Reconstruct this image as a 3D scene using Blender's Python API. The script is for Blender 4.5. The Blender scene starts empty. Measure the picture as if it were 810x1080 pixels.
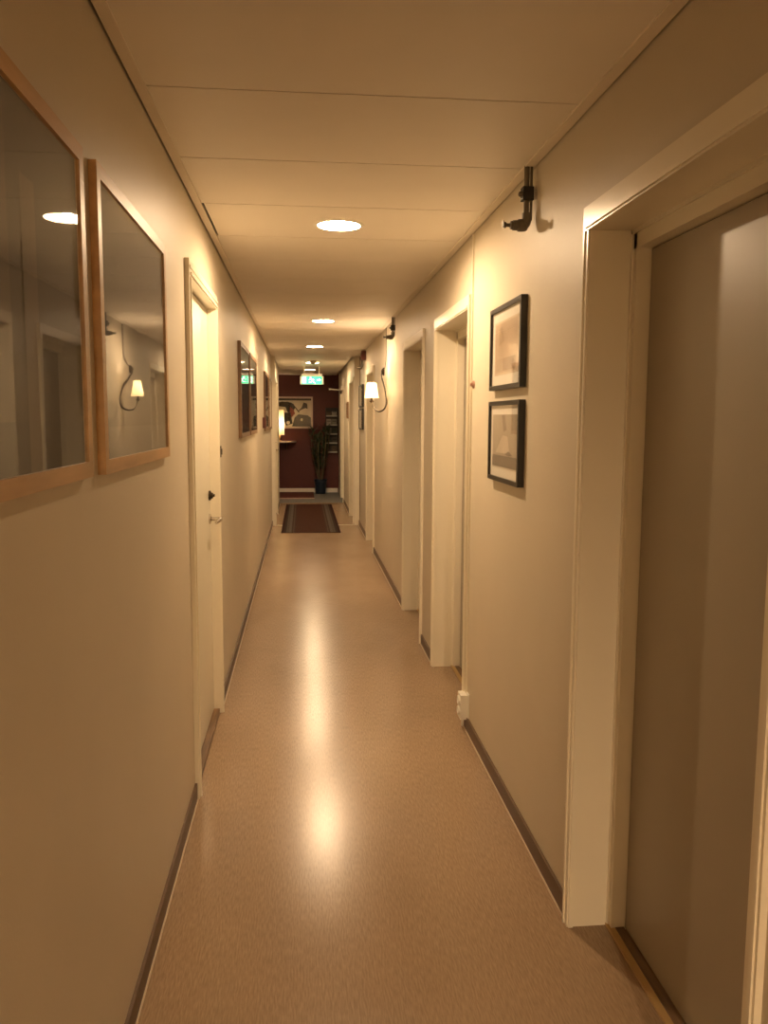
import bpy, bmesh, math, random
from mathutils import Vector, Matrix
random.seed(4)
C = bpy.context.scene.collection
S = bpy.context.scene
PI = math.pi

# ---------------------------------------------------------------- camera
f = 876.0
d = Vector((319.2-405, 440.5-540, f)).normalized()
v = Vector((-.005, 1, 0)); v.z = -(v.x*d.x+v.y*d.y)/d.z; v.normalize()
r = v.cross(d).normalized()
R = Matrix((r, d, -v))                      # camera(x right,y down,z fwd) -> world
cam = bpy.data.cameras.new('camera'); co = bpy.data.objects.new('camera', cam); C.objects.link(co)
M = Matrix.Identity(3)
M.col[0] = R @ Vector((1, 0, 0)); M.col[1] = R @ Vector((0, -1, 0)); M.col[2] = R @ Vector((0, 0, -1))
co.matrix_world = Matrix.Translation((0, 0, 1.5)) @ M.to_4x4()
cam.sensor_fit = 'VERTICAL'; cam.sensor_height = 36; cam.lens = f/1080*36; cam.clip_start = .02
S.camera = co

# ---------------------------------------------------------------- world, exposure
w = bpy.data.worlds.new('world'); S.world = w; w.use_nodes = True
w.node_tree.nodes['Background'].inputs[0].default_value = (.5, .35, .2, 1)
w.node_tree.nodes['Background'].inputs[1].default_value = .02
S.view_settings.view_transform = 'Standard'; S.view_settings.look = 'None'
S.view_settings.gamma = 1; S.view_settings.use_curve_mapping = False
S.view_settings.exposure = 0.43
WARM = (1, .705, .425)
DOWN_W = [55, 54, 42, 46, 11]               # power of each downlight, near to far
BACK_W = 350                                # the one behind the viewer
SCONCE_W = 9.0
SIGN_E = 1.3

# ---------------------------------------------------------------- dimensions (metres)
XL, XR, H, HT = -.43, .785, 2.345, 2.60
XL2, XR2 = -.41, .72
YS, YC, YE, YB = 11.6, 14.6, 16.8, -5.2     # portal, corridor end on the left, red wall, wall behind

# ---------------------------------------------------------------- materials
def mat(name, col, rough=.5, metal=0, spec=.5, var=0, vscale=(8, 8, 8), bump=0, bscale=200, coat=0, emit=None, estr=0, detail=3):
    m = bpy.data.materials.new(name); m.use_nodes = True
    nt = m.node_tree; b = nt.nodes['Principled BSDF']
    b.inputs['Base Color'].default_value = (*col, 1); b.inputs['Roughness'].default_value = rough
    b.inputs['Metallic'].default_value = metal; b.inputs['Specular IOR Level'].default_value = spec
    if coat: b.inputs['Coat Weight'].default_value = coat; b.inputs['Coat Roughness'].default_value = .05
    if emit: b.inputs['Emission Color'].default_value = (*emit, 1); b.inputs['Emission Strength'].default_value = estr
    tc = nt.nodes.new('ShaderNodeTexCoord')
    def noise(sc, vs=None, dt=3):
        mp = nt.nodes.new('ShaderNodeMapping'); nt.links.new(tc.outputs['Object'], mp.inputs[0])
        if vs: mp.inputs['Scale'].default_value = vs
        n = nt.nodes.new('ShaderNodeTexNoise'); n.inputs['Scale'].default_value = sc; n.inputs['Detail'].default_value = dt
        nt.links.new(mp.outputs[0], n.inputs['Vector']); return n
    if var:
        n = noise(1, vscale, detail)
        rp = nt.nodes.new('ShaderNodeValToRGB')
        rp.color_ramp.elements[0].position = .3; rp.color_ramp.elements[1].position = .7
        rp.color_ramp.elements[0].color = (*[c*(1-var) for c in col], 1)
        rp.color_ramp.elements[1].color = (*[min(1, c*(1+var)) for c in col], 1)
        nt.links.new(n.outputs['Fac'], rp.inputs[0]); nt.links.new(rp.outputs[0], b.inputs['Base Color'])
    if bump:
        n = noise(bscale); bp = nt.nodes.new('ShaderNodeBump'); bp.inputs['Strength'].default_value = bump
        bp.inputs['Distance'].default_value = .002
        nt.links.new(n.outputs['Fac'], bp.inputs['Height']); nt.links.new(bp.outputs[0], b.inputs['Normal'])
    return m

MW = mat('wall_paint', (.60, .532, .415), .45, spec=.35, var=.03, vscale=(2, 2, 2), bump=.25, bscale=160)
MC = mat('ceiling_tile', (.82, .765, .675), .5, spec=.4, var=.02, vscale=(3, 3, 3))
MCT = mat('ceiling_trim', (.78, .71, .60), .5)
MGAP = mat('dark_gap', (.05, .035, .02), .8)
MCAS = mat('gloss_cream_paint', (.80, .735, .59), .28, var=.03, vscale=(3, 3, 1.5), bump=.06, bscale=40)
MBB = mat('brown_skirting', (.11, .065, .033), .45)
MSEAL = mat('floor_sealant', (.55, .45, .33), .5)
MRED = mat('dark_red_paint', (.085, .011, .008), .55, var=.05, vscale=(2, 2, 2))
MPNL = mat('taupe_door_laminate', (.36, .31, .23), .38, var=.06, vscale=(1.2, 1.2, .5))
MDOOR = mat('cream_door_leaf', (.72, .68, .55), .32, var=.03, vscale=(2, 2, 1))
MWOODT = mat('worn_wood_threshold', (.17, .10, .05), .5, var=.3, vscale=(60, 6, 10))
MBRASS = mat('brass_strip', (.55, .38, .17), .4, metal=.5)
MOAK = mat('light_oak_frame', (.48, .29, .13), .42, var=.16, vscale=(30, 4, 30))
MDWOOD = mat('brown_wood_frame', (.20, .11, .05), .42, var=.16, vscale=(30, 4, 30))
MBLK = mat('black_frame', (.012, .009, .007), .35)
MMAT = mat('picture_mount', (.78, .74, .66), .8)
MSTEEL = mat('worn_steel', (.15, .13, .10), .5, metal=.5)
MIRON = mat('blackened_iron', (.05, .035, .02), .45, metal=.6)
MRUB = mat('black_rubber', (.012, .011, .010), .6)
MWHITE = mat('white_plastic', (.82, .79, .70), .35)
MCHROME = mat('polished_metal', (.6, .55, .48), .2, metal=1)
MGREY = mat('grey_floor', (.16, .16, .15), .6, var=.1, vscale=(8, 8, 8))
MPOT = mat('dark_blue_pot', (.007, .016, .032), .35)
MLEAF = mat('dark_green_leaf', (.028, .05, .02), .5, var=.4, vscale=(6, 6, 6))
MCANE = mat('pale_cane', (.10, .075, .04), .7, var=.3, vscale=(20, 20, 10))
MSOIL = mat('soil', (.03, .02, .012), .9)
MREDPL = mat('red_plastic', (.085, .014, .009), .45)
MDARKPL = mat('dark_brown_plastic', (.06, .035, .02), .45)
MREFL = mat('downlight_reflector', (.88, .86, .80), .35)
MGLOW = mat('downlight_diffuser', (.9, .85, .7), .5, emit=WARM, estr=30)

def floor_mat():
    m = bpy.data.materials.new('tan_linoleum'); m.use_nodes = True; nt = m.node_tree; b = nt.nodes['Principled BSDF']
    N, L = nt.nodes.new, nt.links.new
    tc = N('ShaderNodeTexCoord')
    def noise(vs, dt):
        mp = N('ShaderNodeMapping'); mp.inputs['Scale'].default_value = vs; L(tc.outputs['Object'], mp.inputs[0])
        n = N('ShaderNodeTexNoise'); n.inputs['Scale'].default_value = 1; n.inputs['Detail'].default_value = dt
        L(mp.outputs[0], n.inputs['Vector']); return n
    n1 = noise((230, 26, 1), 3); n2 = noise((2.5, 1.2, 1), 3)
    rp = N('ShaderNodeValToRGB'); e = rp.color_ramp.elements
    e[0].position = .28; e[0].color = (.275, .188, .115, 1); e[1].position = .70; e[1].color = (.385, .268, .168, 1)
    L(n1.outputs['Fac'], rp.inputs[0])
    rp2 = N('ShaderNodeValToRGB'); rp2.color_ramp.elements[0].color = (.90, .89, .87, 1); rp2.color_ramp.elements[1].color = (1, 1, 1, 1)
    rp2.color_ramp.elements[0].position = .35; rp2.color_ramp.elements[1].position = .6
    L(n2.outputs['Fac'], rp2.inputs[0])
    mx = N('ShaderNodeMix'); mx.data_type = 'RGBA'; mx.blend_type = 'MULTIPLY'; mx.inputs[0].default_value = 1
    L(rp.outputs[0], mx.inputs[6]); L(rp2.outputs[0], mx.inputs[7]); L(mx.outputs[2], b.inputs['Base Color'])
    b.inputs['Roughness'].default_value = .235; b.inputs['Specular IOR Level'].default_value = .3
    n3 = noise((40, 14, 1), 2); bp = N('ShaderNodeBump'); bp.inputs['Strength'].default_value = .12; bp.inputs['Distance'].default_value = .002
    L(n3.outputs['Fac'], bp.inputs['Height']); L(bp.outputs[0], b.inputs['Normal'])
    return m
MFLOOR = floor_mat()

def glass_mat():
    m = bpy.data.materials.new('picture_glass'); m.use_nodes = True; nt = m.node_tree; nt.nodes.clear()
    N, L = nt.nodes.new, nt.links.new
    o = N('ShaderNodeOutputMaterial'); mx = N('ShaderNodeMixShader'); t = N('ShaderNodeBsdfTransparent'); g = N('ShaderNodeBsdfGlossy')
    fr = N('ShaderNodeFresnel'); fr.inputs[0].default_value = 1.5; g.inputs['Roughness'].default_value = .015
    tc = N('ShaderNodeTexCoord'); mp = N('ShaderNodeMapping'); mp.inputs['Scale'].default_value = (1, 7, 1.3); L(tc.outputs['Object'], mp.inputs[0])
    n = N('ShaderNodeTexNoise'); n.inputs['Scale'].default_value = 1; n.inputs['Detail'].default_value = 1; L(mp.outputs[0], n.inputs['Vector'])
    bp = N('ShaderNodeBump'); bp.inputs['Strength'].default_value = .08; bp.inputs['Distance'].default_value = .003
    L(n.outputs['Fac'], bp.inputs['Height']); L(bp.outputs[0], g.inputs['Normal'])
    ge = N('ShaderNodeNewGeometry'); iv = N('ShaderNodeMath'); iv.operation = 'SUBTRACT'; iv.inputs[0].default_value = 1; L(ge.outputs['Backfacing'], iv.inputs[1])
    mu = N('ShaderNodeMath'); mu.operation = 'MULTIPLY'; L(fr.outputs[0], mu.inputs[0]); L(iv.outputs[0], mu.inputs[1]); L(mu.outputs[0], mx.inputs[0]); L(t.outputs[0], mx.inputs[1]); L(g.outputs[0], mx.inputs[2]); L(mx.outputs[0], o.inputs[0])
    return m
MGLASS = glass_mat()

def shade_mat(name, col):
    m = bpy.data.materials.new(name); m.use_nodes = True; nt = m.node_tree; nt.nodes.clear()
    N, L = nt.nodes.new, nt.links.new
    o = N('ShaderNodeOutputMaterial'); mx = N('ShaderNodeMixShader'); a = N('ShaderNodeBsdfDiffuse'); t = N('ShaderNodeBsdfTranslucent')
    a.inputs[0].default_value = (*col, 1); t.inputs[0].default_value = (*col, 1); mx.inputs[0].default_value = .55
    L(a.outputs[0], mx.inputs[1]); L(t.outputs[0], mx.inputs[2]); L(mx.outputs[0], o.inputs[0]); return m
MSHADE = shade_mat('fabric_lamp_shade', (.9, .85, .72))
ART = {}
def flat(col, rough=.7):
    k = tuple(col)
    if k not in ART: ART[k] = mat('print_ink', col, rough, spec=.2, var=.08, vscale=(7, 7, 7))
    return ART[k]

# ---------------------------------------------------------------- helpers
def wloc(o):
    p = Vector((0, 0, 0))
    while o: p += o.location; o = o.parent
    return p
def obj(name, bm, m, parent=None, smooth=False, bevel=0):
    if bevel: bmesh.ops.bevel(bm, geom=[e for e in bm.edges if len(e.link_faces) == 2 and e.calc_face_angle(0) > .6], offset=bevel, segments=2, affect='EDGES', profile=.6)
    off = wloc(parent) if parent else Vector((0, 0, 0))
    for q in bm.verts: q.co -= off
    bmesh.ops.recalc_face_normals(bm, faces=bm.faces)
    me = bpy.data.meshes.new(name); bm.to_mesh(me); bm.free()
    for x in (m if isinstance(m, (list, tuple)) else [m]): me.materials.append(x)
    if smooth:
        for p in me.polygons: p.use_smooth = True
    o = bpy.data.objects.new(name, me); C.objects.link(o)
    if smooth:
        sa = o.modifiers.new('edges', 'EDGE_SPLIT'); sa.split_angle = .7
    if parent: o.parent = parent
    return o
def thing(name, label, cat, loc=(0, 0, 0), group=None, kind=None):
    o = bpy.data.objects.new(name, None); C.objects.link(o); o.location = loc; o.empty_display_size = .05
    return tag(o, label, cat, group, kind)
def tag(o, label=None, cat=None, group=None, kind=None):
    if label: o['label'] = label
    if cat: o['category'] = cat
    if group: o['group'] = group
    if kind: o['kind'] = kind
    return o
def struct(name, bm, m, label=None, cat=None, **k):
    o = obj(name, bm, m, **k); return tag(o, label, cat, kind='structure')
def B(): return bmesh.new()
def box(bm, x0, x1, y0, y1, z0, z1, mi=0):
    vs = [bm.verts.new(p) for p in ((x0, y0, z0), (x1, y0, z0), (x1, y1, z0), (x0, y1, z0), (x0, y0, z1), (x1, y0, z1), (x1, y1, z1), (x0, y1, z1))]
    for q in ((0, 3, 2, 1), (4, 5, 6, 7), (0, 1, 5, 4), (1, 2, 6, 5), (2, 3, 7, 6), (3, 0, 4, 7)):
        bm.faces.new([vs[i] for i in q]).material_index = mi
    return bm
def frame_of(t):
    t = t.normalized(); a = Vector((0, 0, 1)) if abs(t.z) < .9 else Vector((1, 0, 0))
    u = t.cross(a).normalized(); return u, t.cross(u).normalized()
def tube(bm, pts, rad, n=10, cap=True):
    pts = [Vector(p) for p in pts]; rs = rad if isinstance(rad, (list, tuple)) else [rad]*len(pts)
    rings = []; u = None
    for i, p in enumerate(pts):
        t = (pts[min(i+1, len(pts)-1)]-pts[max(i-1, 0)])
        if u is None: u, vv = frame_of(t)
        else:
            t.normalize(); u = (u-t*u.dot(t)).normalized(); vv = t.cross(u)
        rings.append([bm.verts.new(p+rs[i]*(math.cos(2*PI*k/n)*u+math.sin(2*PI*k/n)*vv)) for k in range(n)])
    for a, b_ in zip(rings, rings[1:]):
        for k in range(n): bm.faces.new((a[k], a[(k+1) % n], b_[(k+1) % n], b_[k]))
    if cap: bm.faces.new(rings[0][::-1]); bm.faces.new(rings[-1])
    return bm
def lathe(bm, c, prof, n=32, axis='Z', closed=False):
    c = Vector(c)
    rings = []
    for (rr, h) in prof:
        ring = []
        for k in range(n):
            a = 2*PI*k/n; p = {'Z': (rr*math.cos(a), rr*math.sin(a), h), 'X': (h, rr*math.cos(a), rr*math.sin(a)), 'Y': (rr*math.cos(a), h, rr*math.sin(a))}[axis]
            ring.append(bm.verts.new(c+Vector(p)))
        rings.append(ring)
    for a, b_ in zip(rings, rings[1:]):
        for k in range(n): bm.faces.new((a[k], a[(k+1) % n], b_[(k+1) % n], b_[k]))
    if closed:
        a, b_ = rings[-1], rings[0]
        for k in range(n): bm.faces.new((a[k], a[(k+1) % n], b_[(k+1) % n], b_[k]))
    else:
        bm.faces.new(rings[0][::-1]); bm.faces.new(rings[-1])
    return bm
def spline(P, n=8):
    P = [Vector(p) for p in P]; out = []
    for i in range(len(P)-1):
        a, b_, c, e = P[max(i-1, 0)], P[i], P[i+1], P[min(i+2, len(P)-1)]
        for k in range(n):
            t = k/n; out.append(.5*((2*b_)+(c-a)*t+(2*a-5*b_+4*c-e)*t*t+(3*b_-a-3*c+e)*t**3))
    return out+[P[-1]]
def poly(bm, pts, mi=0):
    bm.faces.new([bm.verts.new(p) for p in pts]).material_index = mi

# ---------------------------------------------------------------- floor
struct('floor', box(B(), XL-.08, XR+.25, YB, 14.62, -.06, 0), MFLOOR, 'tan speckled linoleum corridor floor', 'floor')
struct('floor_far_room', box(B(), -2.4, 1.0, 14.62, YE+.1, -.06, -.001), MGREY, 'grey floor in front of the red end wall', 'floor')

# ---------------------------------------------------------------- right wall with door niches
NICHES = [(1.30, 2.25), (3.91, 4.86), (5.41, 6.36), (9.17, 10.12)]
NZ = 2.008
g = .022
bm = B(); y = YB
for a, b_ in NICHES:
    box(bm, XR, XR+.25, y, a-g, 0, HT); box(bm, XR, XR+.25, a-g, b_+g, NZ+g, HT); y = b_+g
box(bm, XR, XR+.25, y, YS, 0, HT)
struct('wall_right', bm, MW, 'beige painted right corridor wall', 'wall')
N5 = (11.76, 12.71); N6 = (14.70, 15.62)
bm = B(); y = YS+.012
for a, b_ in (N5, N6):
    box(bm, XR2, XR2+.3, y, a-g, 0, HT); box(bm, XR2, XR2+.3, a-g, b_+g, NZ+g, HT); y = b_+g
box(bm, XR2, XR2+.3, y, YE, 0, HT)
struct('wall_right_far', bm, MW, 'beige wall on the right beyond the floor strip', 'wall')
# ---------------------------------------------------------------- left wall
L1 = (3.23, 4.165)
LZ = 2.02
bm = B()
box(bm, XL-.2, XL, YB, L1[0]-g, 0, HT); box(bm, XL-.2, XL, L1[0]-g, L1[1]+g, LZ+g, HT); box(bm, XL-.2, XL, L1[1]+g, YS, 0, HT)
struct('wall_left', bm, MW, 'beige painted left corridor wall', 'wall')
L2 = (12.1, 13.0)
bm = B()
box(bm, XL2-.2, XL2, YS+.012, L2[0]-g, 0, HT); box(bm, XL2-.2, XL2, L2[0]-g, L2[1]+g, LZ+g, HT); box(bm, XL2-.2, XL2, L2[1]+g, YC, 0, HT)
struct('wall_left_far', bm, MW, 'beige wall on the left beyond the floor strip', 'wall')
struct('wall_end', box(B(), -2.4, 1.02, YE, YE+.12, 0, HT), MRED, 'dark red wall at the far end', 'wall')
struct('wall_behind', box(B(), XL-.2, XR+.25, YB-.1, YB, 0, HT), MW, 'beige wall behind the viewer', 'wall')
struct('wall_left_room', box(B(), -2.5, -2.4, YC, YE, 0, HT), MW, 'beige side wall of the room at the end', 'wall')
struct('wall_front_room', box(B(), -2.4, XL2-.2, YC-.1, YC, 0, HT), MRED, 'dark red wall round the corner on the left', 'wall')

# ---------------------------------------------------------------- ceiling tiles, with round cut-outs for the downlights
LIGHTS = [(.165, 3.79), (.185, 7.45), (.148, 10.10), (.155, 13.05), (.13, 14.97)]
LR = .098
BACK = (.165, -3.31)
bm = B()
T0, TP = 2.295-.59*13, .59
def tile(x0, x1, y0, y1, hole=None):
    z0, z1 = H, H+.012
    if not hole: box(bm, x0, x1, y0, y1, z0, z1); return
    cx, cy, rr = hole; n = 48; rings = []
    def edge(a):
        dx, dy = math.cos(a), math.sin(a); t = 1e9
        if dx > 1e-9: t = min(t, (x1-cx)/dx)
        if dx < -1e-9: t = min(t, (x0-cx)/dx)
        if dy > 1e-9: t = min(t, (y1-cy)/dy)
        if dy < -1e-9: t = min(t, (y0-cy)/dy)
        return cx+dx*t, cy+dy*t
    an = sorted([2*PI*k/n for k in range(n)]+[math.atan2(yy-cy, xx-cx) % (2*PI) for xx in (x0, x1) for yy in (y0, y1)])
    for z in (z0, z1):
        rings.append(([bm.verts.new((cx+rr*math.cos(a), cy+rr*math.sin(a), z)) for a in an], [bm.verts.new((*edge(a), z)) for a in an]))
    m_ = len(an)
    for k in range(m_):
        j = (k+1) % m_
        for rg in rings: bm.faces.new((rg[0][k], rg[0][j], rg[1][j], rg[1][k]))
        bm.faces.new((rings[0][0][k], rings[0][0][j], rings[1][0][j], rings[1][0][k]))
        bm.faces.new((rings[0][1][k], rings[0][1][j], rings[1][1][j], rings[1][1][k]))
k = 0
while T0+TP*k < YE:
    y0 = T0+TP*k; y1 = min(y0+TP-.007, YE-.004)
    x0, x1 = XL+.032, XR-.036
    if y0 > YS-.3: x1 = XR2-.036
    if y0 > YC-.2: x0 = -2.38
    if abs(y0-3.475) < .05: x0 += .012
    hl = [(a, b_, LR) for a, b_ in LIGHTS+[BACK] if y0+.1 < b_ < y1-.02]
    tile(x0, x1, y0, y1, hl[0] if hl else None); k += 1
bmesh.ops.bevel(bm, geom=[e for e in bm.edges if len(e.link_faces) == 2 and abs(e.verts[0].co.z-H) < 1e-4 and abs(e.verts[1].co.z-H) < 1e-4 and e.calc_face_angle(0) > .6], offset=.004, segments=1, affect='EDGES')
box(bm, -2.4, XR+.25, YB, YE+.1, HT, HT+.05, 1)
struct('ceiling', bm, [MC, MGAP], 'suspended ceiling of wide cream panels with thin joints', 'ceiling')
def ctrim(n, x0, x1, y0, y1, lab):
    bm = B(); box(bm, x0, x1, y0, y1, H-.006, H+.002); struct('trim_%d' % n, bm, MCT, lab, 'ceiling trim', bevel=.001)
ctrim(1, XL+.007, XL+.036, YB+.01, YS, 'thin metal angle along the ceiling edge on the left')
ctrim(2, XR-.038, XR-.005, YB+.01, YS, 'thin metal angle along the ceiling edge on the right')

# ---------------------------------------------------------------- skirting boards
def skirt(nm, side, segs, lab, x):
    s = 1 if side == 'L' else -1
    bm = B(); sl = B()
    for a, b_ in segs:
        box(bm, *sorted((x, x+s*.009)), a, b_, 0, .068)
        box(sl, *sorted((x+s*.009, x+s*.013)), a, b_, 0, .006)
    o = struct(nm, bm, MBB, lab, 'skirting')
    obj('sealant_strip', sl, MSEAL, o)
skirt('baseboard_left', 'L', [(YB, L1[0]-.045), (L1[1]+.045, YS-.012)], 'brown skirting strip along the left wall', XL)
skirt('baseboard_right', 'R', [(YB, 1.255), (2.295, 3.865), (4.905, 5.365), (6.405, 9.125), (10.165, YS-.012)], 'brown skirting strip along the right wall', XR)
skirt('baseboard_left_far', 'L', [(YS+.14, L2[0]-.045), (L2[1]+.045, YC)], 'brown skirting strip beyond the floor strip on the left', XL2)
skirt('baseboard_right_far', 'R', [(N5[1]+.045, N6[0]-.045)], 'brown skirting strip beyond the floor strip on the right', XR2)
bm = box(B(), -2.38, XR2-.02, YE-.016, YE, 0, .085)
struct('baseboard_end', bm, MWHITE, 'white skirting board under the red wall', 'skirting', bevel=.004)
# white upright boards where the corridor narrows
for n, (a, b_, lab) in enumerate(((XL, XL+.055, 'cream upright board on the left where the corridor narrows'), (XR2-.004, XR+.0, 'cream upright board on the right where the corridor narrows'))):
    struct('trim_%d' % (3+n), box(B(), a, b_, YS-.01, YS+.01, 0, H-.008), MCAS, lab, 'trim', bevel=.003)
struct('trim_5', box(B(), XL+.06, XR2-.006, YS-.012, YS+.022, 0, .004), mat('pale_strip', (.62, .52, .38), .4), 'pale floor strip across the corridor by the rug', 'floor strip', bevel=.001)
struct('trim_6', box(B(), XL2+.01, XR2-.01, 14.60, 14.66, 0, .006), MWOODT, 'brown floor strip where tan floor meets grey', 'floor strip', bevel=.001)

# ---------------------------------------------------------------- door sets
def moulding(bm, side, pts):
    pass
def niche_door(n, x, y0, y1, lab, depth=.112, panel=True, closer=False):
    t = thing('door_%d' % n, lab, 'door', (x, (y0+y1)/2, 0), kind='structure')
    z = NZ
    # architrave: slim rounded edge on both uprights, wider head piece
    bm = B()
    for s, ya in ((-1, y0), (1, y1)):
        lo, hi = sorted((ya, ya+s*.038))
        box(bm, x-.014, x, lo, hi, 0, z)
        lo, hi = sorted((ya+s*.020, ya+s*.030)); box(bm, x-.018, x-.013, lo, hi, 0, z)
        lo, hi = sorted((ya-s*.005, ya+s*.001)); box(bm, x-.010, x+.004, lo, hi, 0, z)
    obj('door_casing', bm, MCAS, t, bevel=.004)
    bm = B(); box(bm, x-.016, x, y0-.038, y1+.038, z, z+.064); box(bm, x-.021, x-.015, y0-.01, y1+.01, z+.006, z+.016)
    obj('head_casing', bm, MCAS, t, bevel=.004)
    bm = B()
    box(bm, x, x+depth, y1, y1+g, 0, z); box(bm, x, x+depth, y0-g, y0, 0, z); box(bm, x, x+depth, y0-g, y1+g, z, z+g)
    obj('door_lining', bm, MCAS, t, bevel=.002)
    # inner frame round the leaf
    xf = x+depth
    bm = B(); q = .028
    box(bm, xf, xf+.045, y1-q, y1+g, 0, z); box(bm, xf, xf+.045, y0-g, y0+q, 0, z); box(bm, xf, xf+.045, y0-g, y1+g, z-.05, z+g)
    box(bm, xf-.006, xf, y1-.008, y1, 0, z); box(bm, xf-.006, xf, y0, y0+.008, 0, z); box(bm, xf-.006, xf, y0, y1, z-.01, z)
    obj('inner_frame', bm, MCAS, t, bevel=.0025)
    lf = obj('door_leaf', box(B(), xf+.040, xf+.08, y0+q+.003, y1-q-.007, .012, z-.053), MPNL, t, bevel=.002)
    h = B(); yy = y0+q+.045
    lathe(h, (xf+.04, yy, 1.03), [(.026, 0), (.026, -.006), (.010, -.010), (.010, -.025), (.022, -.032), (.024, -.045), (.012, -.055)], 20, 'X')
    obj('door_handle', h, MSTEEL, lf, smooth=True)
    obj('threshold', box(B(), x+depth+.012, x+depth+.038, y0+q+.001, y1-q-.001, 0, .010), MWOODT, t, bevel=.001)
    obj('threshold_strip', box(B(), x+depth-.008, x+depth+.012, y0+.001, y1-.001, 0, .008), MBRASS, t, bevel=.0015)
    return t
niche_door(1, XR, *NICHES[0], 'taupe door in a deep cream niche nearest on the right')
niche_door(2, XR, *NICHES[1], 'deep cream door niche beside the two small pictures')
niche_door(3, XR, *NICHES[2], 'shaded door niche, third on the right')
niche_door(4, XR, *NICHES[3], 'cream door niche just past the wall sconce')
niche_door(5, XR2, *N5, 'bright cream door niche at the far end on the right')
t6 = niche_door(6, XR2, *N6, 'cream door with a door closer by the red wall')
# the closer on door 6
bm = B(); box(bm, XR2-.055, XR2-.016, 15.0, 15.2, 1.93, 1.985)
cl = obj('door_closer', bm, MDARKPL, t6, bevel=.006)
bm = B(); tube(bm, [(XR2-.05, 15.05, 1.992), (XR2-.24, 14.72, 1.998)], .011); lathe(bm, (XR2-.24, 14.72, 1.985), [(.02, 0), (.02, .026)], 16)
obj('closer_arm', bm, MWHITE, cl, smooth=True)

# left doors
def left_door(n, x, y0, y1, lab):
    t = thing('door_%d' % n, lab, 'door', (x, (y0+y1)/2, 0), kind='structure'); z = LZ
    bm = B()
    for s, ya in ((-1, y0), (1, y1)):
        lo, hi = sorted((ya, ya+s*.042)); box(bm, x, x+.017, lo, hi, .0, z)
        lo, hi = sorted((ya+s*.006, ya+s*.016)); box(bm, x+.016, x+.022, lo, hi, .0, z)
    obj('door_casing', bm, MCAS, t, bevel=.004)
    bm = B(); box(bm, x, x+.018, y0-.042, y1+.042, z, z+.062)
    box(bm, x+.017, x+.024, y0-.012, y1+.012, z+.006, z+.016); box(bm, x+.017, x+.022, y0-.03, y1+.03, z+.03, z+.04)
    obj('head_casing', bm, MCAS, t, bevel=.004)
    bm = B()
    box(bm, x-.10, x, y1, y1+g, .022, z); box(bm, x-.10, x, y0-g, y0, .022, z); box(bm, x-.10, x, y0-g, y1+g, z, z+g)
    obj('door_lining', bm, MCAS, t, bevel=.002)
    obj('threshold', box(B(), x-.12, x+.001, y0-g, y1+g, 0, .021), MWOODT, t, bevel=.003)
    xs = x-.028
    lf = obj('door_leaf', box(B(), xs-.04, xs, y0+.003, y1-.003, .028, z-.004), MDOOR, t, bevel=.002)
    h = B(); yy = y1-.065
    lathe(h, (xs, yy, 1.005), [(.025, 0), (.025, .007), (.009, .012), (.009, .055)], 20, 'X')
    tube(h, spline([(xs+.05, yy, 1.005), (xs+.056, yy-.02, 1.006), (xs+.052, yy-.07, 1.004), (xs+.045, yy-.115, 1.0)], 5), [.010]*10+[.008]*5+[.007])
    obj('door_handle', h, MCHROME, lf, smooth=True)
    h = B(); lathe(h, (xs, yy, 1.12), [(.024, 0), (.024, .008), (.014, .014), (.014, .02)], 20, 'X'); box(h, xs+.018, xs+.028, yy-.012, yy+.012, 1.114, 1.126)
    obj('door_lock', h, MIRON, lf)
    for zz in (1.72, .3):
        h = B(); tube(h, [(xs+.008, y0+.006, zz-.05), (xs+.008, y0+.006, zz+.05)], .008); obj('door_hinge', h, MSTEEL, lf, smooth=True)
    return t
left_door(7, XL, *L1, 'cream panel door with lever handle in the left wall')
left_door(8, XL2, *L2, 'far cream door at the end of the left wall')

# ---------------------------------------------------------------- downlights
DL = ['round recessed downlight nearest the camera', 'round recessed downlight, second nearest, brightly lit', 'round recessed downlight, third from the camera',
      'round recessed downlight directly behind the smoke detector', 'faint round downlight just above the exit sign']
for i, ((x, y), lab) in enumerate(zip(LIGHTS+[BACK], DL+['round recessed downlight behind the viewer'])):
    t = thing('downlight', lab, 'ceiling light', (x, y, H), group='downlights along the corridor ceiling')
    obj('trim_ring', lathe(B(), (x, y, H), [(LR-.004, -.003), (LR+.012, -.003), (LR+.013, 0), (LR-.004, .0)], 48, closed=True), MWHITE, t, smooth=True)
    obj('reflector', lathe(B(), (x, y, H), [(LR-.004, .001), (LR-.012, .055), (LR-.006, .055), (LR-.001, .001)], 48, closed=True), MREFL, t, smooth=True)
    bm = lathe(B(), (x, y, H), [(LR-.013, .05), (LR-.013, .054)], 48)
    obj('diffuser', bm, MGLOW, t)
    ld = bpy.data.lights.new('downlight_lamp', 'POINT'); ld.shadow_soft_size = .022; ld.energy = (DOWN_W+[BACK_W])[i]; ld.color = WARM
    lo = bpy.data.objects.new('lamp', ld); C.objects.link(lo); lo.parent = t; lo.location = (0, 0, .024)

# smoke detector
t = thing('smoke_detector', 'small round smoke detector on the ceiling before the exit sign', 'smoke detector', (.16, 12.62, H))
obj('detector_body', lathe(B(), (.16, 12.62, H), [(.052, 0), (.052, -.015), (.042, -.035), (.02, -.042)], 32), mat('yellowed_plastic', (.4, .33, .22), .5), t, smooth=True)
obj('detector_grille', lathe(B(), (.16, 12.62, H-.042), [(.018, 0), (.016, -.008)], 24), MDARKPL, t)

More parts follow.
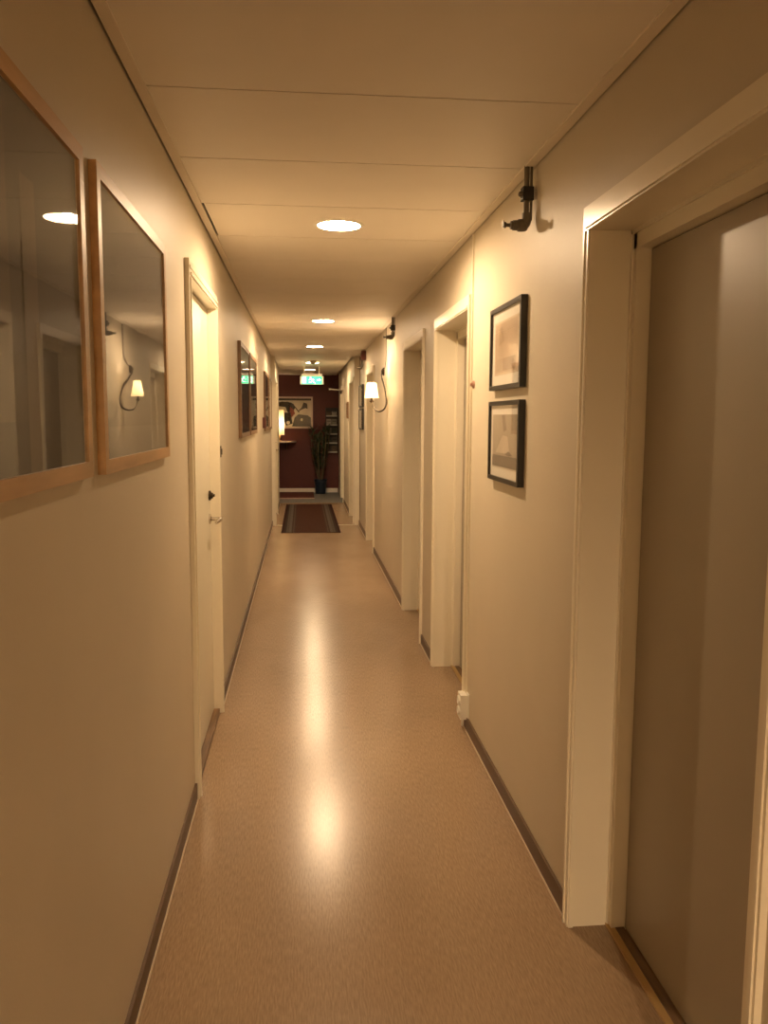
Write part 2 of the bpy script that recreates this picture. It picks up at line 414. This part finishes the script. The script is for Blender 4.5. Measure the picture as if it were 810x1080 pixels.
# exit sign
ex, ey, ez = .155, 13.98, 2.125
t = thing('exit_sign', 'green lit emergency exit sign hung below the ceiling', 'exit sign', (ex, ey, ez))
obj('sign_box', box(B(), ex-.17, ex+.17, ey, ey+.03, ez-.075, ez+.062), MWHITE, t, bevel=.004)
obj('mounting_rail', box(B(), ex-.17, ex+.17, ey+.002, ey+.04, ez+.064, ez+.10), MWHITE, t, bevel=.004)
obj('end_plate', box(B(), ex-.192, ex-.175, ey-.012, ey+.035, ez-.075, ez+.06), MWHITE, t, bevel=.003)
obj('end_plate', box(B(), ex+.175, ex+.192, ey-.012, ey+.035, ez-.075, ez+.06), MWHITE, t, bevel=.003)
for s in (-1, 1): obj('hanger', box(B(), ex+s*.12-.008, ex+s*.12+.008, ey+.012, ey+.026, ez+.10, H-.001), MWHITE, t)
EG = mat('lit_green_panel', (.02, .5, .3), .4, emit=(.02, .75, .30), estr=SIGN_E)
EWm = mat('lit_white_pictogram', (.8, .9, .85), .4, emit=(.75, 1, .85), estr=SIGN_E*1.4)
pn = obj('sign_panel', box(B(), ex-.165, ex+.165, ey-.004, ey, ez-.070, ez+.055), EG, t)
bm = B(); yq = ey-.0055
def sp(pts): poly(bm, [(ex+a, yq, ez+c) for a, c in pts])
sp([(-.155, -.055), (-.095, -.055), (-.095, .045), (-.155, .045)])                       # doorway
for k in range(1):                                                                      # running figure
    sp([(-.02+.013*math.cos(a), .034+.013*math.sin(a)) for a in [2*PI*j/12 for j in range(12)]])
    sp([(-.018, .02), (.004, .018), (.026, -.02), (.008, -.026)])
    sp([(-.016, .018), (-.045, .004), (-.05, -.012), (-.042, -.012), (-.036, 0), (-.010, .008)])
    sp([(0, .016), (.03, .010), (.04, -.006), (.034, -.010), (.022, .002), (.006, .006)])
    sp([(.010, -.018), (-.022, -.036), (-.05, -.036), (-.05, -.044), (-.018, -.046), (.018, -.028)])
    sp([(.018, -.018), (.04, -.036), (.062, -.055), (.054, -.060), (.03, -.044), (.012, -.026)])
sp([(.085, -.006), (.115, -.006), (.115, -.022), (.155, 0), (.115, .022), (.115, .006), (.085, .006)])   # arrow
obj('pictogram', bm, EWm, pn)

# ---------------------------------------------------------------- framed pictures
def picture(name, lab, side, x, y0, y1, z0, z1, dep, st, mf, art, mount=0, group=None, bg=(.05, .04, .03)):
    s = 1 if side == 'L' else -1
    t = thing(name, lab, 'picture', (x, (y0+y1)/2, (z0+z1)/2), group)
    X = lambda a, b_: sorted((x+s*a, x+s*b_))
    bm = B()
    box(bm, *X(0, dep), y0, y0+st, z0, z1); box(bm, *X(0, dep), y1-st, y1, z0, z1)
    box(bm, *X(0, dep), y0+st, y1-st, z0, z0+st); box(bm, *X(0, dep), y0+st, y1-st, z1-st, z1)
    obj('picture_frame', bm, mf, t, bevel=.0015)
    if mount:
        obj('mount', box(B(), *X(.002, dep-.010), y0+st, y1-st, z0+st, z1-st), MMAT, t)
    iy0, iy1, iz0, iz1 = y0+st+mount, y1-st-mount, z0+st+mount, z1-st-mount
    mats = [flat(bg)]; bm = B(); dp = dep-.009
    box(bm, *X(.003, dp), iy0, iy1, iz0, iz1)
    for i, (col, pts) in enumerate(art):
        mats.append(flat(col))
        poly(bm, [(x+s*(dp+.0004*(i+1)), iy0+(iy1-iy0)*a, iz0+(iz1-iz0)*c) for a, c in pts], len(mats)-1)
    obj('print', bm, mats, t)
    obj('glass', box(B(), *X(dep-.005, dep-.0035), y0+st, y1-st, z0+st, z1-st), MGLASS, t)
    return t
def rc(a, b_, c, e): return [(a, c), (b_, c), (b_, e), (a, e)]
picture('framed_picture', 'large oak framed dark poster nearest the camera on the left', 'L', XL, .78, 1.695, 1.382, 2.008, .017, .030, MOAK,
        [((.030, .028, .022), rc(0, 1, 0, .14)), ((.075, .058, .038), rc(.30, .55, .14, .95)), ((.09, .07, .045), rc(.62, .70, 0, .8))], group=None, bg=(.042, .036, .026))
picture('framed_picture', 'large oak framed grey poster reflecting the sconce, left of the cream door', 'L', XL, 1.80, 2.655, 1.378, 2.018, .017, .030, MOAK,
        [((.13, .115, .09), rc(0, 1, 0, .12)), ((.09, .08, .06), rc(.2, .9, .25, .85))], bg=(.085, .075, .058))
def dark_art():
    a = [((.02, .017, .013), rc(.06, .94, .12, .94))]
    for k in range(4):
        u = .15+.18*k; a.append(((.10, .075, .05), rc(u, u+.05, .16, .4+.1*(k % 2))))
    return a
GL = 'brown framed dark pictures along the left wall'
picture('framed_picture', 'brown framed dark poster, the first one past the left door', 'L', XL, 5.70, 6.62, 1.36, 2.01, .022, .032, MDWOOD, dark_art(), group=GL, bg=(.06, .05, .038))
picture('framed_picture', 'brown framed dark poster, second past the left door', 'L', XL, 6.72, 7.64, 1.36, 2.01, .022, .032, MDWOOD, dark_art(), group=GL, bg=(.06, .05, .038))
picture('framed_picture', 'brown framed poster directly beyond the small red wall box', 'L', XL, 9.38, 10.28, 1.35, 2.01, .022, .032, MDWOOD, dark_art(), group=GL, bg=(.10, .08, .055))
picture('framed_picture', 'brown framed poster farthest along the left wall', 'L', XL, 10.40, 11.30, 1.35, 2.01, .022, .032, MDWOOD, dark_art(), group=GL, bg=(.10, .08, .055))
G2 = 'small black framed prints hung one above the other'
artU = [((.50, .38, .27), rc(.04, .96, .04, .96)), ((.36, .26, .18), rc(.10, .62, .07, .30)), ((.44, .33, .23), rc(.62, .9, .07, .30)), ((.42, .31, .21), [(.58, .62), (.78, .55), (.80, .86), (.66, .90)]), ((.33, .24, .17), [(.30, .30), (.12, .30), (.22, .12), (.34, .2)])]
artL = [((.40, .34, .26), rc(0, 1, .16, 1)), ((.17, .14, .11), rc(0, 1, .03, .24)), ((.25, .20, .15), [(.48, 1), (.40, .72), (.52, .68), (.60, .98)]), ((.56, .49, .39), [(.25, .30), (.35, .60), (.55, .62), (.70, .45), (.85, .28)]), ((.22, .18, .14), [(.15, .27), (.30, .34), (.45, .27), (.30, .25)])]
picture('framed_print', 'upper small black framed print beside the deep door niche', 'R', XR, 2.90, 3.385, 1.612, 1.932, .024, .017, MBLK, artU, .04, G2, (.62, .52, .40))
picture('framed_print', 'lower small black framed print beside the deep door niche', 'R', XR, 2.90, 3.385, 1.255, 1.568, .024, .017, MBLK, artL, .035, G2, (.60, .54, .44))
picture('framed_print', 'upper dark framed print just behind the sconce shade', 'R', XR, 10.72, 11.38, 1.64, 1.93, .026, .02, MBLK, [((.22, .16, .10), rc(.2, .8, .2, .8))], 0, 'dark framed prints beyond the sconce', (.07, .05, .035))
picture('framed_print', 'lower dark framed print just behind the sconce shade', 'R', XR, 10.72, 11.38, 1.35, 1.62, .026, .02, MBLK, [((.10, .07, .05), rc(.2, .8, .2, .8))], 0, 'dark framed prints beyond the sconce', (.07, .05, .035))
picture('framed_print', 'narrow dark framed picture near the far end of right wall', 'R', XR2, 13.15, 13.42, 1.49, 1.75, .024, .02, MDWOOD, [((.12, .09, .06), rc(.2, .8, .2, .8))], 0, None, (.05, .04, .03))

# framed poster on the red wall
px0, px1, pz0, pz1 = -.72, .205, 1.285, 1.915
t = thing('framed_poster', 'wide pale framed poster with dark figures on the red wall', 'picture', ((px0+px1)/2, YE, (pz0+pz1)/2))
bm = B(); st = .035; ya, yb = YE-.025, YE
box(bm, px0, px0+st, ya, yb, pz0, pz1); box(bm, px1-st, px1, ya, yb, pz0, pz1); box(bm, px0+st, px1-st, ya, yb, pz0, pz0+st); box(bm, px0+st, px1-st, ya, yb, pz1-st, pz1)
obj('picture_frame', bm, mat('pale_pink_frame', (.50, .40, .34), .45), t, bevel=.002)
mats = [flat((.52, .47, .38))]; bm = B(); box(bm, px0+st, px1-st, YE-.014, YE-.003, pz0+st, pz1-st)
def pp(col, pts, k=[0]):
    col = tuple(c*.45 if max(col) < .1 else c for c in col)
    k[0] += 1; mats.append(flat(col)); poly(bm, [(a, YE-.0145-.0004*k[0], c) for a, c in pts], len(mats)-1)
pp((.02, .015, .015), [(px0+st, pz1-.075), (px1-st, pz1-.075), (px1-st, pz1-st), (px0+st, pz1-st)])
def blob(cx, cz, rx, rz, n=18, j=.15, seed=1):
    rr = random.Random(seed); return [(cx+rx*math.cos(2*PI*k/n)*(1+rr.uniform(-j, j)), cz+rz*math.sin(2*PI*k/n)*(1+rr.uniform(-j, j))) for k in range(n)]
pp((.07, .04, .03), blob(-.37, 1.765, .15, .055))
pp((.03, .02, .02), blob(-.25, 1.70, .09, .10, seed=2))
pp((.20, .03, .02), [(-.25, 1.72), (-.18, 1.66), (-.15, 1.58), (-.22, 1.50), (-.30, 1.44), (-.26, 1.56)])
pp((.03, .02, .02), [(-.36, 1.60), (-.24, 1.60), (-.20, 1.38), (-.33, 1.34), (-.38, 1.45)])
pp((.04, .035, .02), [(-.21, 1.325), (-.16, 1.50), (-.08, 1.565), (.10, 1.545), (.165, 1.50), (.165, 1.325)])
pp((.04, .03, .03), [(-.09, 1.62), (-.02, 1.66), (.06, 1.69), (.10, 1.67), (.09, 1.78), (.02, 1.80), (-.02, 1.70), (-.08, 1.64)])
pp((.05, .02, .02), [(-.20, 1.76), (-.185, 1.77), (-.06, 1.61), (-.08, 1.60)])
pp((.55, .5, .42), blob(-.29, 1.40, .035, .035, seed=5))
pp((.30, .28, .20), blob(-.02, 1.46, .025, .03, seed=7))
obj('print', bm, mats, t)
obj('glass', box(B(), px0+st, px1-st, YE-.0205, YE-.0195, pz0+st, pz1-st), MGLASS, t)

# ---------------------------------------------------------------- sidewall sprinklers
def sprinkler(y, lab, tall=.19):
    x = XR-.030
    t = thing('sprinkler', lab, 'sprinkler', (x, y, H), group='sidewall sprinklers below the ceiling on the right')
    z = H-tall
    obj('pipe', tube(B(), [(x, y, H-.002), (x, y, z)], .009, 14), MSTEEL, t, smooth=True)
    obj('thin_pipe', tube(B(), [(x+.015, y-.004, H-.002), (x+.015, y-.004, z+.01)], .0045, 10), MSTEEL, t, smooth=True)
    bm = box(B(), x-.016, x+.021, y-.018, y+.018, H-.115, H-.072)
    c = obj('coupling', bm, MRUB, t, bevel=.004)
    obj('wing_screw', lathe(B(), (x-.016, y, H-.094), [(.009, 0), (.009, -.008), (.005, -.012)], 14, 'X'), MSTEEL, c)
    bm = B(); tube(bm, spline([(x+.002, y, z+.035), (x+.002, y, z+.01), (x-.006, y, z-.004), (x-.03, y, z-.006), (x-.045, y, z-.006)], 5), [.016]*10+[.021]*5+[.017]*6, 16)
    obj('elbow', bm, MSTEEL, t, smooth=True)
    bm = lathe(B(), (x-.045, y, z-.006), [(.014, 0), (.014, -.008), (.007, -.010), (.006, -.022), (.010, -.024), (.010, -.030)], 16, 'X')
    nz = obj('nozzle', bm, MSTEEL, t, smooth=True)
    obj('deflector', lathe(B(), (x-.077, y, z-.002), [(.012, 0), (.012, -.002)], 16, 'X'), MSTEEL, nz)
sprinkler(2.84, 'steel sprinkler pipe and nozzle above the two small prints')
sprinkler(7.05, 'dark sprinkler pipe between third niche and the sconce', .165)
sprinkler(10.75, 'farthest dark sprinkler pipe under the red alarm box', .20)
t = thing('alarm_sounder', 'dark red alarm box high on the right wall', 'alarm', (XR, 10.45, 2.27))
obj('alarm_box', box(B(), XR-.055, XR, 10.38, 10.52, 2.215, 2.325), MREDPL, t, bevel=.008)
obj('sounder_horn', lathe(B(), (XR-.055, 10.45, 2.27), [(.035, 0), (.03, -.008), (.012, -.004)], 24, 'X'), MREDPL, t)

# ---------------------------------------------------------------- wall sconce
my, mz = 8.08, 1.945
t = thing('wall_sconce', 'lit wall sconce with white shade on a curved iron arm', 'wall lamp', (XR, my, mz))
obj('wall_mount', lathe(B(), (XR, my, mz), [(.038, 0), (.038, -.008), (.026, -.02), (.010, -.028)], 24, 'X'), MIRON, t, smooth=True)
A = spline([(XR-.02, my, mz), (XR-.035, my-.10, mz-.05), (XR-.035, 7.72, 1.80), (XR-.032, 7.56, 1.70), (XR-.035, 7.50, 1.63), (XR-.055, 7.50, 1.58), (.69, 7.55, 1.558), (.655, 7.60, 1.58), (.640, 7.64, 1.615), (.635, 7.66, 1.645)], 6)
obj('curved_arm', tube(B(), A, [.005 if i < 8 else .0075 if i < 40 else .006 for i in range(len(A))], 12), MIRON, t, smooth=True)
sx, sy = .632, 7.67
obj('lamp_holder', lathe(B(), (sx, sy, 1.64), [(.008, 0), (.022, .012), (.024, .016), (.012, .02), (.012, .06)], 20), MIRON, t, smooth=True)
sh = obj('lamp_shade', lathe(B(), (sx, sy, 0), [(.066, 1.682), (.042, 1.822), (.040, 1.822), (.064, 1.682)], 32, closed=True), MSHADE, t, smooth=True)
obj('bulb', lathe(B(), (sx, sy, 1.70), [(.004, 0), (.015, .012), (.018, .035), (.010, .06), (.002, .075)], 20), mat('lit_bulb', (.9, .85, .7), .4, emit=WARM, estr=25), t, smooth=True)
pl = bpy.data.lights.new('sconce_lamp', 'POINT'); pl.energy = SCONCE_W; pl.color = WARM; pl.shadow_soft_size = .02
po = bpy.data.objects.new('lamp', pl); C.objects.link(po); po.parent = t; po.location = Vector((sx, sy, 1.79))-Vector((XR, my, mz))
tag(obj('lamp_cord', tube(B(), spline([(XR-.004, 7.86, H-.006), (XR-.004, 7.86, 2.15), (XR-.004, 7.87, 2.04), (XR-.004, 7.95, 1.98), (XR-.006, 8.05, 1.965)], 6), .003, 8), MDARKPL), 'thin dark cord from the ceiling to the sconce', 'cord')

# ---------------------------------------------------------------- conduits, socket, small wall fittings
cy_ = 3.845
bm = box(B(), XR-.008, XR, cy_-.007, cy_+.007, .18, H-.008)
t = thing('cable_conduit', 'thin cream cable duct from ceiling to floor socket', 'cable duct', (XR, cy_, .18))
obj('duct', bm, MCAS, t, bevel=.001)
for zz in (.55, 1.0, 1.35):
    obj('clip', box(B(), XR-.010, XR, cy_-.009, cy_+.009, zz, zz+.012), MCAS, t)
t = thing('power_socket', 'white surface-mounted double socket low on right wall', 'socket', (XR, cy_, .11))
obj('socket_box', box(B(), XR-.038, XR, cy_-.04, cy_+.035, .058, .178), MWHITE, t, bevel=.006)
obj('back_plate', box(B(), XR-.006, XR, cy_-.055, cy_+.045, .05, .186), MWHITE, t, bevel=.002)
for zz in (.145, .095):
    p_ = obj('socket_outlet', lathe(B(), (XR-.038, cy_, zz), [(.021, 0), (.021, -.007), (.017, -.008), (.016, -.002)], 24, 'X'), MWHITE, t, smooth=True)
    h = B()
    for s in (-1, 1): lathe(h, (XR-.0395, cy_+s*.008, zz), [(.0025, 0), (.0025, -.002)], 10, 'X')
    obj('pin_hole', h, MRUB, p_)
tag(obj('floor_cord', tube(B(), spline([(XR-.014, cy_+.02, .058), (XR-.016, cy_+.022, .04), (XR-.016, cy_+.024, .004)], 4), .0025, 8), MWHITE), 'short white cord hanging below the double socket', 'cord')
t = thing('round_knob', 'small round brown knob on the wall beside the cable duct', 'knob', (XR, 3.80, 1.655))
obj('knob_plate', lathe(B(), (XR, 3.80, 1.655), [(.018, 0), (.018, -.004), (.015, -.007)], 24, 'X'), mat('pinkish_brown', (.36, .20, .13), .4), t, smooth=True)
obj('knob_button', lathe(B(), (XR-.007, 3.80, 1.655), [(.009, 0), (.009, -.008), (.005, -.011)], 20, 'X'), mat('pinkish_brown_cap', (.30, .16, .10), .4), t, smooth=True)
tag(obj('cable', tube(B(), [(XR-.004, 11.45, H-.01), (XR-.004, 11.45, .07)], .004, 8), MDWOOD), 'thin dark cable down the right wall past the stacked prints', 'cable')
t = thing('light_switch', 'small dark switch on the left wall past the door', 'switch', (XL, 4.36, 1.325))
obj('switch_plate', box(B(), XL, XL+.010, 4.335, 4.385, 1.295, 1.352), MDARKPL, t, bevel=.002)
obj('rocker', box(B(), XL+.010, XL+.016, 4.347, 4.373, 1.308, 1.338), MSTEEL, t, bevel=.002)
t = thing('call_box', 'small reddish box on the left wall before far posters', 'call point', (XL, 9.15, 1.44))
obj('box_body', box(B(), XL, XL+.035, 9.10, 9.20, 1.385, 1.50), MREDPL, t, bevel=.004)
obj('box_face', box(B(), XL+.035, XL+.038, 9.115, 9.185, 1.41, 1.47), MDWOOD, t)

# ---------------------------------------------------------------- runner rug
def rug_mat():
    m = bpy.data.materials.new('striped_wool'); m.use_nodes = True; nt = m.node_tree; b = nt.nodes['Principled BSDF']; b.inputs['Roughness'].default_value = .95; b.inputs['Specular IOR Level'].default_value = .1
    N, L = nt.nodes.new, nt.links.new
    tc = N('ShaderNodeTexCoord'); sx = N('ShaderNodeSeparateXYZ'); L(tc.outputs['Object'], sx.inputs[0])
    ab = N('ShaderNodeMath'); ab.operation = 'ABSOLUTE'; L(sx.outputs[0], ab.inputs[0])
    dv = N('ShaderNodeMath'); dv.operation = 'DIVIDE'; dv.inputs[1].default_value = .39; L(ab.outputs[0], dv.inputs[0])
    rp = N('ShaderNodeValToRGB'); cr = rp.color_ramp; cr.interpolation = 'CONSTANT'
    stops = [(0, (.055, .018, .010)), (.52, (.05, .025, .018)), (.56, (.08, .055, .04)), (.60, (.05, .028, .02)), (.65, (.10, .085, .07)), (.74, (.08, .06, .05)), (.79, (.09, .07, .055)), (.83, (.04, .025, .018)), (.90, (.035, .010, .007))]
    cr.elements[0].position = 0; cr.elements[0].color = (*stops[0][1], 1); cr.elements[1].position = stops[1][0]; cr.elements[1].color = (*stops[1][1], 1)
    for p, c in stops[2:]: e = cr.elements.new(p); e.color = (*c, 1)
    L(dv.outputs[0], rp.inputs[0])
    n = N('ShaderNodeTexNoise'); n.inputs['Scale'].default_value = 90; L(tc.outputs['Object'], n.inputs['Vector'])
    mx = N('ShaderNodeMix'); mx.data_type = 'RGBA'; mx.blend_type = 'MULTIPLY'; mx.inputs[0].default_value = .5
    L(rp.outputs[0], mx.inputs[6]); L(n.outputs['Fac'], mx.inputs[7]); L(mx.outputs[2], b.inputs['Base Color'])
    bp = N('ShaderNodeBump'); bp.inputs['Strength'].default_value = .5; L(n.outputs['Fac'], bp.inputs['Height']); L(bp.outputs[0], b.inputs['Normal'])
    return m
t = thing('runner_rug', 'long dark red runner rug with grey side stripes', 'rug', (.10, 12.6, 0))
obj('pile', box(B(), -.29, .49, 10.83, 14.40, .0, .009), rug_mat(), t, bevel=.003)
bm = B()
MBIND = mat('rug_binding', (.05, .02, .012), .9)
for yy in (10.815, 14.40): obj('end_binding', box(B(), -.29, .49, yy, yy+.015, 0, .007), MBIND, t)
t = thing('door_mat', 'dark red mat with pale front edging below red wall', 'mat', (-.2, 16.0, 0))
obj('mat_pile', box(B(), -.95, .21, 15.50, YE-.02, -.001, .012), mat('red_mat_pile', (.10, .02, .014), .9, var=.2, vscale=(60, 60, 60)), t, bevel=.003)
obj('edging', box(B(), -.95, .21, 15.45, 15.50, -.001, .014), mat('pale_edging', (.45, .36, .28), .4), t, bevel=.002)

# ---------------------------------------------------------------- shelf, lamp, plant, rack in front of the red wall
t = thing('wall_shelf', 'pale half-round wall shelf holding the table lamp', 'shelf', (-.5, YE, 1.03))
bm = B(); n = 20
top = [(-.5+.37*math.cos(PI+PI*k/n), YE-.42*abs(math.sin(PI*k/n))**.6) for k in range(n+1)]
va = [bm.verts.new((a, b_, 1.035)) for a, b_ in top]; vb = [bm.verts.new((a, b_, 1.01)) for a, b_ in top]
bm.faces.new(va); bm.faces.new(vb[::-1])
for k in range(n+1): j = (k+1) % (n+1); bm.faces.new((va[k], va[j], vb[j], vb[k]))
obj('shelf_top', bm, mat('pale_shelf', (.48, .40, .34), .4), t)
for s in (-.25, .17):
    bm = B()
    vs = [bm.verts.new(p) for p in [(-.5+s, YE, 1.01), (-.5+s, YE-.28, 1.01), (-.5+s, YE, .86), (-.5+s+.02, YE, 1.01), (-.5+s+.02, YE-.28, 1.01), (-.5+s+.02, YE, .86)]]
    for q in ((0, 1, 2), (3, 5, 4), (0, 3, 4, 1), (1, 4, 5, 2), (2, 5, 3, 0)): bm.faces.new([vs[i] for i in q])
    obj('bracket', bm, MDWOOD, t)
lx, ly = -.465, YE-.24
t = thing('table_lamp', 'table lamp with tall white cylinder shade on the wall shelf', 'lamp', (lx, ly, 1.035))
obj('lamp_base', lathe(B(), (lx, ly, 1.035), [(.055, 0), (.055, .012), (.02, .02), (.014, .045), (.03, .07), (.034, .10), (.012, .13), (.008, .17), (.008, .20)], 28), MBRASS, t, smooth=True)
obj('lamp_shade', lathe(B(), (lx, ly, 1.035), [(.105, .125), (.095, .62), (.093, .62), (.103, .125)], 36, closed=True), MSHADE, t, smooth=True)
obj('bulb', lathe(B(), (lx, ly, 1.235), [(.006, 0), (.02, .02), (.028, .05), (.018, .08), (.003, .095)], 20), bpy.data.materials['lit_bulb'], t, smooth=True)
p2 = bpy.data.lights.new('table_lamp_bulb', 'POINT'); p2.energy = 5.0; p2.color = WARM; p2.shadow_soft_size = .03
po = bpy.data.objects.new('lamp', p2); C.objects.link(po); po.parent = t; po.location = (0, 0, .38)

gx, gy = .345, YE-.30
t = thing('potted_plant', 'tall dark green cane plant in a dark blue pot', 'potted plant', (gx, gy, 0))
obj('pot', lathe(B(), (gx, gy, 0), [(.095, 0), (.10, .01), (.118, .24), (.128, .25), (.128, .29), (.116, .29), (.112, .26), (.02, .255)], 32), MPOT, t, smooth=True)
obj('soil', lathe(B(), (gx, gy, .25), [(.110, 0), (.108, .012), (.02, .02)], 24), MSOIL, t)
rr = random.Random(11); cane = B(); leaf = B()
def blade(p, d, L, wd, droop):
    side = d.cross(Vector((0, 0, 1))).normalized(); prev = None; n = 6
    for k in range(n+1):
        s = k/n; c = p+d*L*s+Vector((0, 0, -droop*L*s*s)); ww = wd*math.sin(PI*min(.97, .12+.85*s))
        row = [leaf.verts.new(c-side*ww), leaf.verts.new(c+Vector((0, 0, -.3*ww))), leaf.verts.new(c+side*ww)]
        if prev:
            leaf.faces.new((prev[0], prev[1], row[1], row[0])); leaf.faces.new((prev[1], prev[2], row[2], row[1]))
        prev = row
for i in range(9):
    a = rr.uniform(0, 2*PI); r0 = rr.uniform(.01, .06); tl = rr.uniform(.02, .13); hh = rr.uniform(.75, 1.12)
    p0 = Vector((gx+r0*math.cos(a), gy+r0*math.sin(a), .26)); p1 = p0+Vector((tl*math.cos(a), min(.08, tl*math.sin(a)), hh*.55)); p2_ = p0+Vector((tl*1.3*math.cos(a), min(.1, 1.3*tl*math.sin(a)), hh))
    tube(cane, spline([p0, p1, p2_], 4), .008, 7)
    for k in range(30):
        s = rr.uniform(.22, 1.0); q = p0.lerp(p2_, s); an = rr.uniform(0, 2*PI)
        dd = Vector((.5*math.cos(an), .38*math.sin(an), rr.uniform(.5, 1.0))).normalized()
        blade(q, dd, rr.uniform(.12, .24), rr.uniform(.011, .018), rr.uniform(.1, .5))
obj('cane', cane, MCANE, t, smooth=True)
o = obj('leaves', leaf, MLEAF, t, smooth=True)

rx0, rx1, rz0, rz1 = .455, .70, .80, 1.70
t = thing('brochure_rack', 'dark wall rack with rows of pale brochures by the corner', 'brochure rack', ((rx0+rx1)/2, YE, rz0))
bm = B(); box(bm, rx0, rx1, YE-.015, YE, rz0, rz1); box(bm, rx0, rx0+.012, YE-.09, YE-.015, rz0, rz1); box(bm, rx1-.012, rx1, YE-.09, YE-.015, rz0, rz1)
obj('rack_body', bm, MRUB, t, bevel=.002)
MRACK = mat('pale_rack_metal', (.42, .40, .36), .4); n = 5; hh = (rz1-rz0)/n
for k in range(n):
    z = rz0+k*hh
    bm = B(); box(bm, rx0+.013, rx1-.013, YE-.09, YE-.016, z+.004, z+.014); box(bm, rx0+.013, rx1-.013, YE-.09, YE-.084, z+.014, z+.03)
    obj('rack_shelf', bm, MRACK, t)
cols = [(.07, .06, .05), (.30, .27, .23), (.05, .06, .05), (.10, .07, .05), (.20, .19, .16)]
for k in range(n):
    for q in range(2):
        z = rz0+k*hh+.015; x0 = rx0+.018+q*.108; c = cols[(k*2+q*3) % 5]
        bm = B(); box(bm, x0, x0+.098, YE-.078, YE-.058, z, z+hh*(.68 if k < 4 else .5))
        box(bm, x0+.012, x0+.086, YE-.0785, YE-.078, z+.07, z+.085, 1)
        tag(obj('brochure', bm, [flat(c), flat(tuple(.4*a for a in c))], None, bevel=0), 'pale brochure standing in the %s row of the rack, %s side' % (['bottom', 'second lowest', 'middle', 'second highest', 'top'][k], ['left', 'right'][q]), 'brochure', 'brochures in the wall rack')
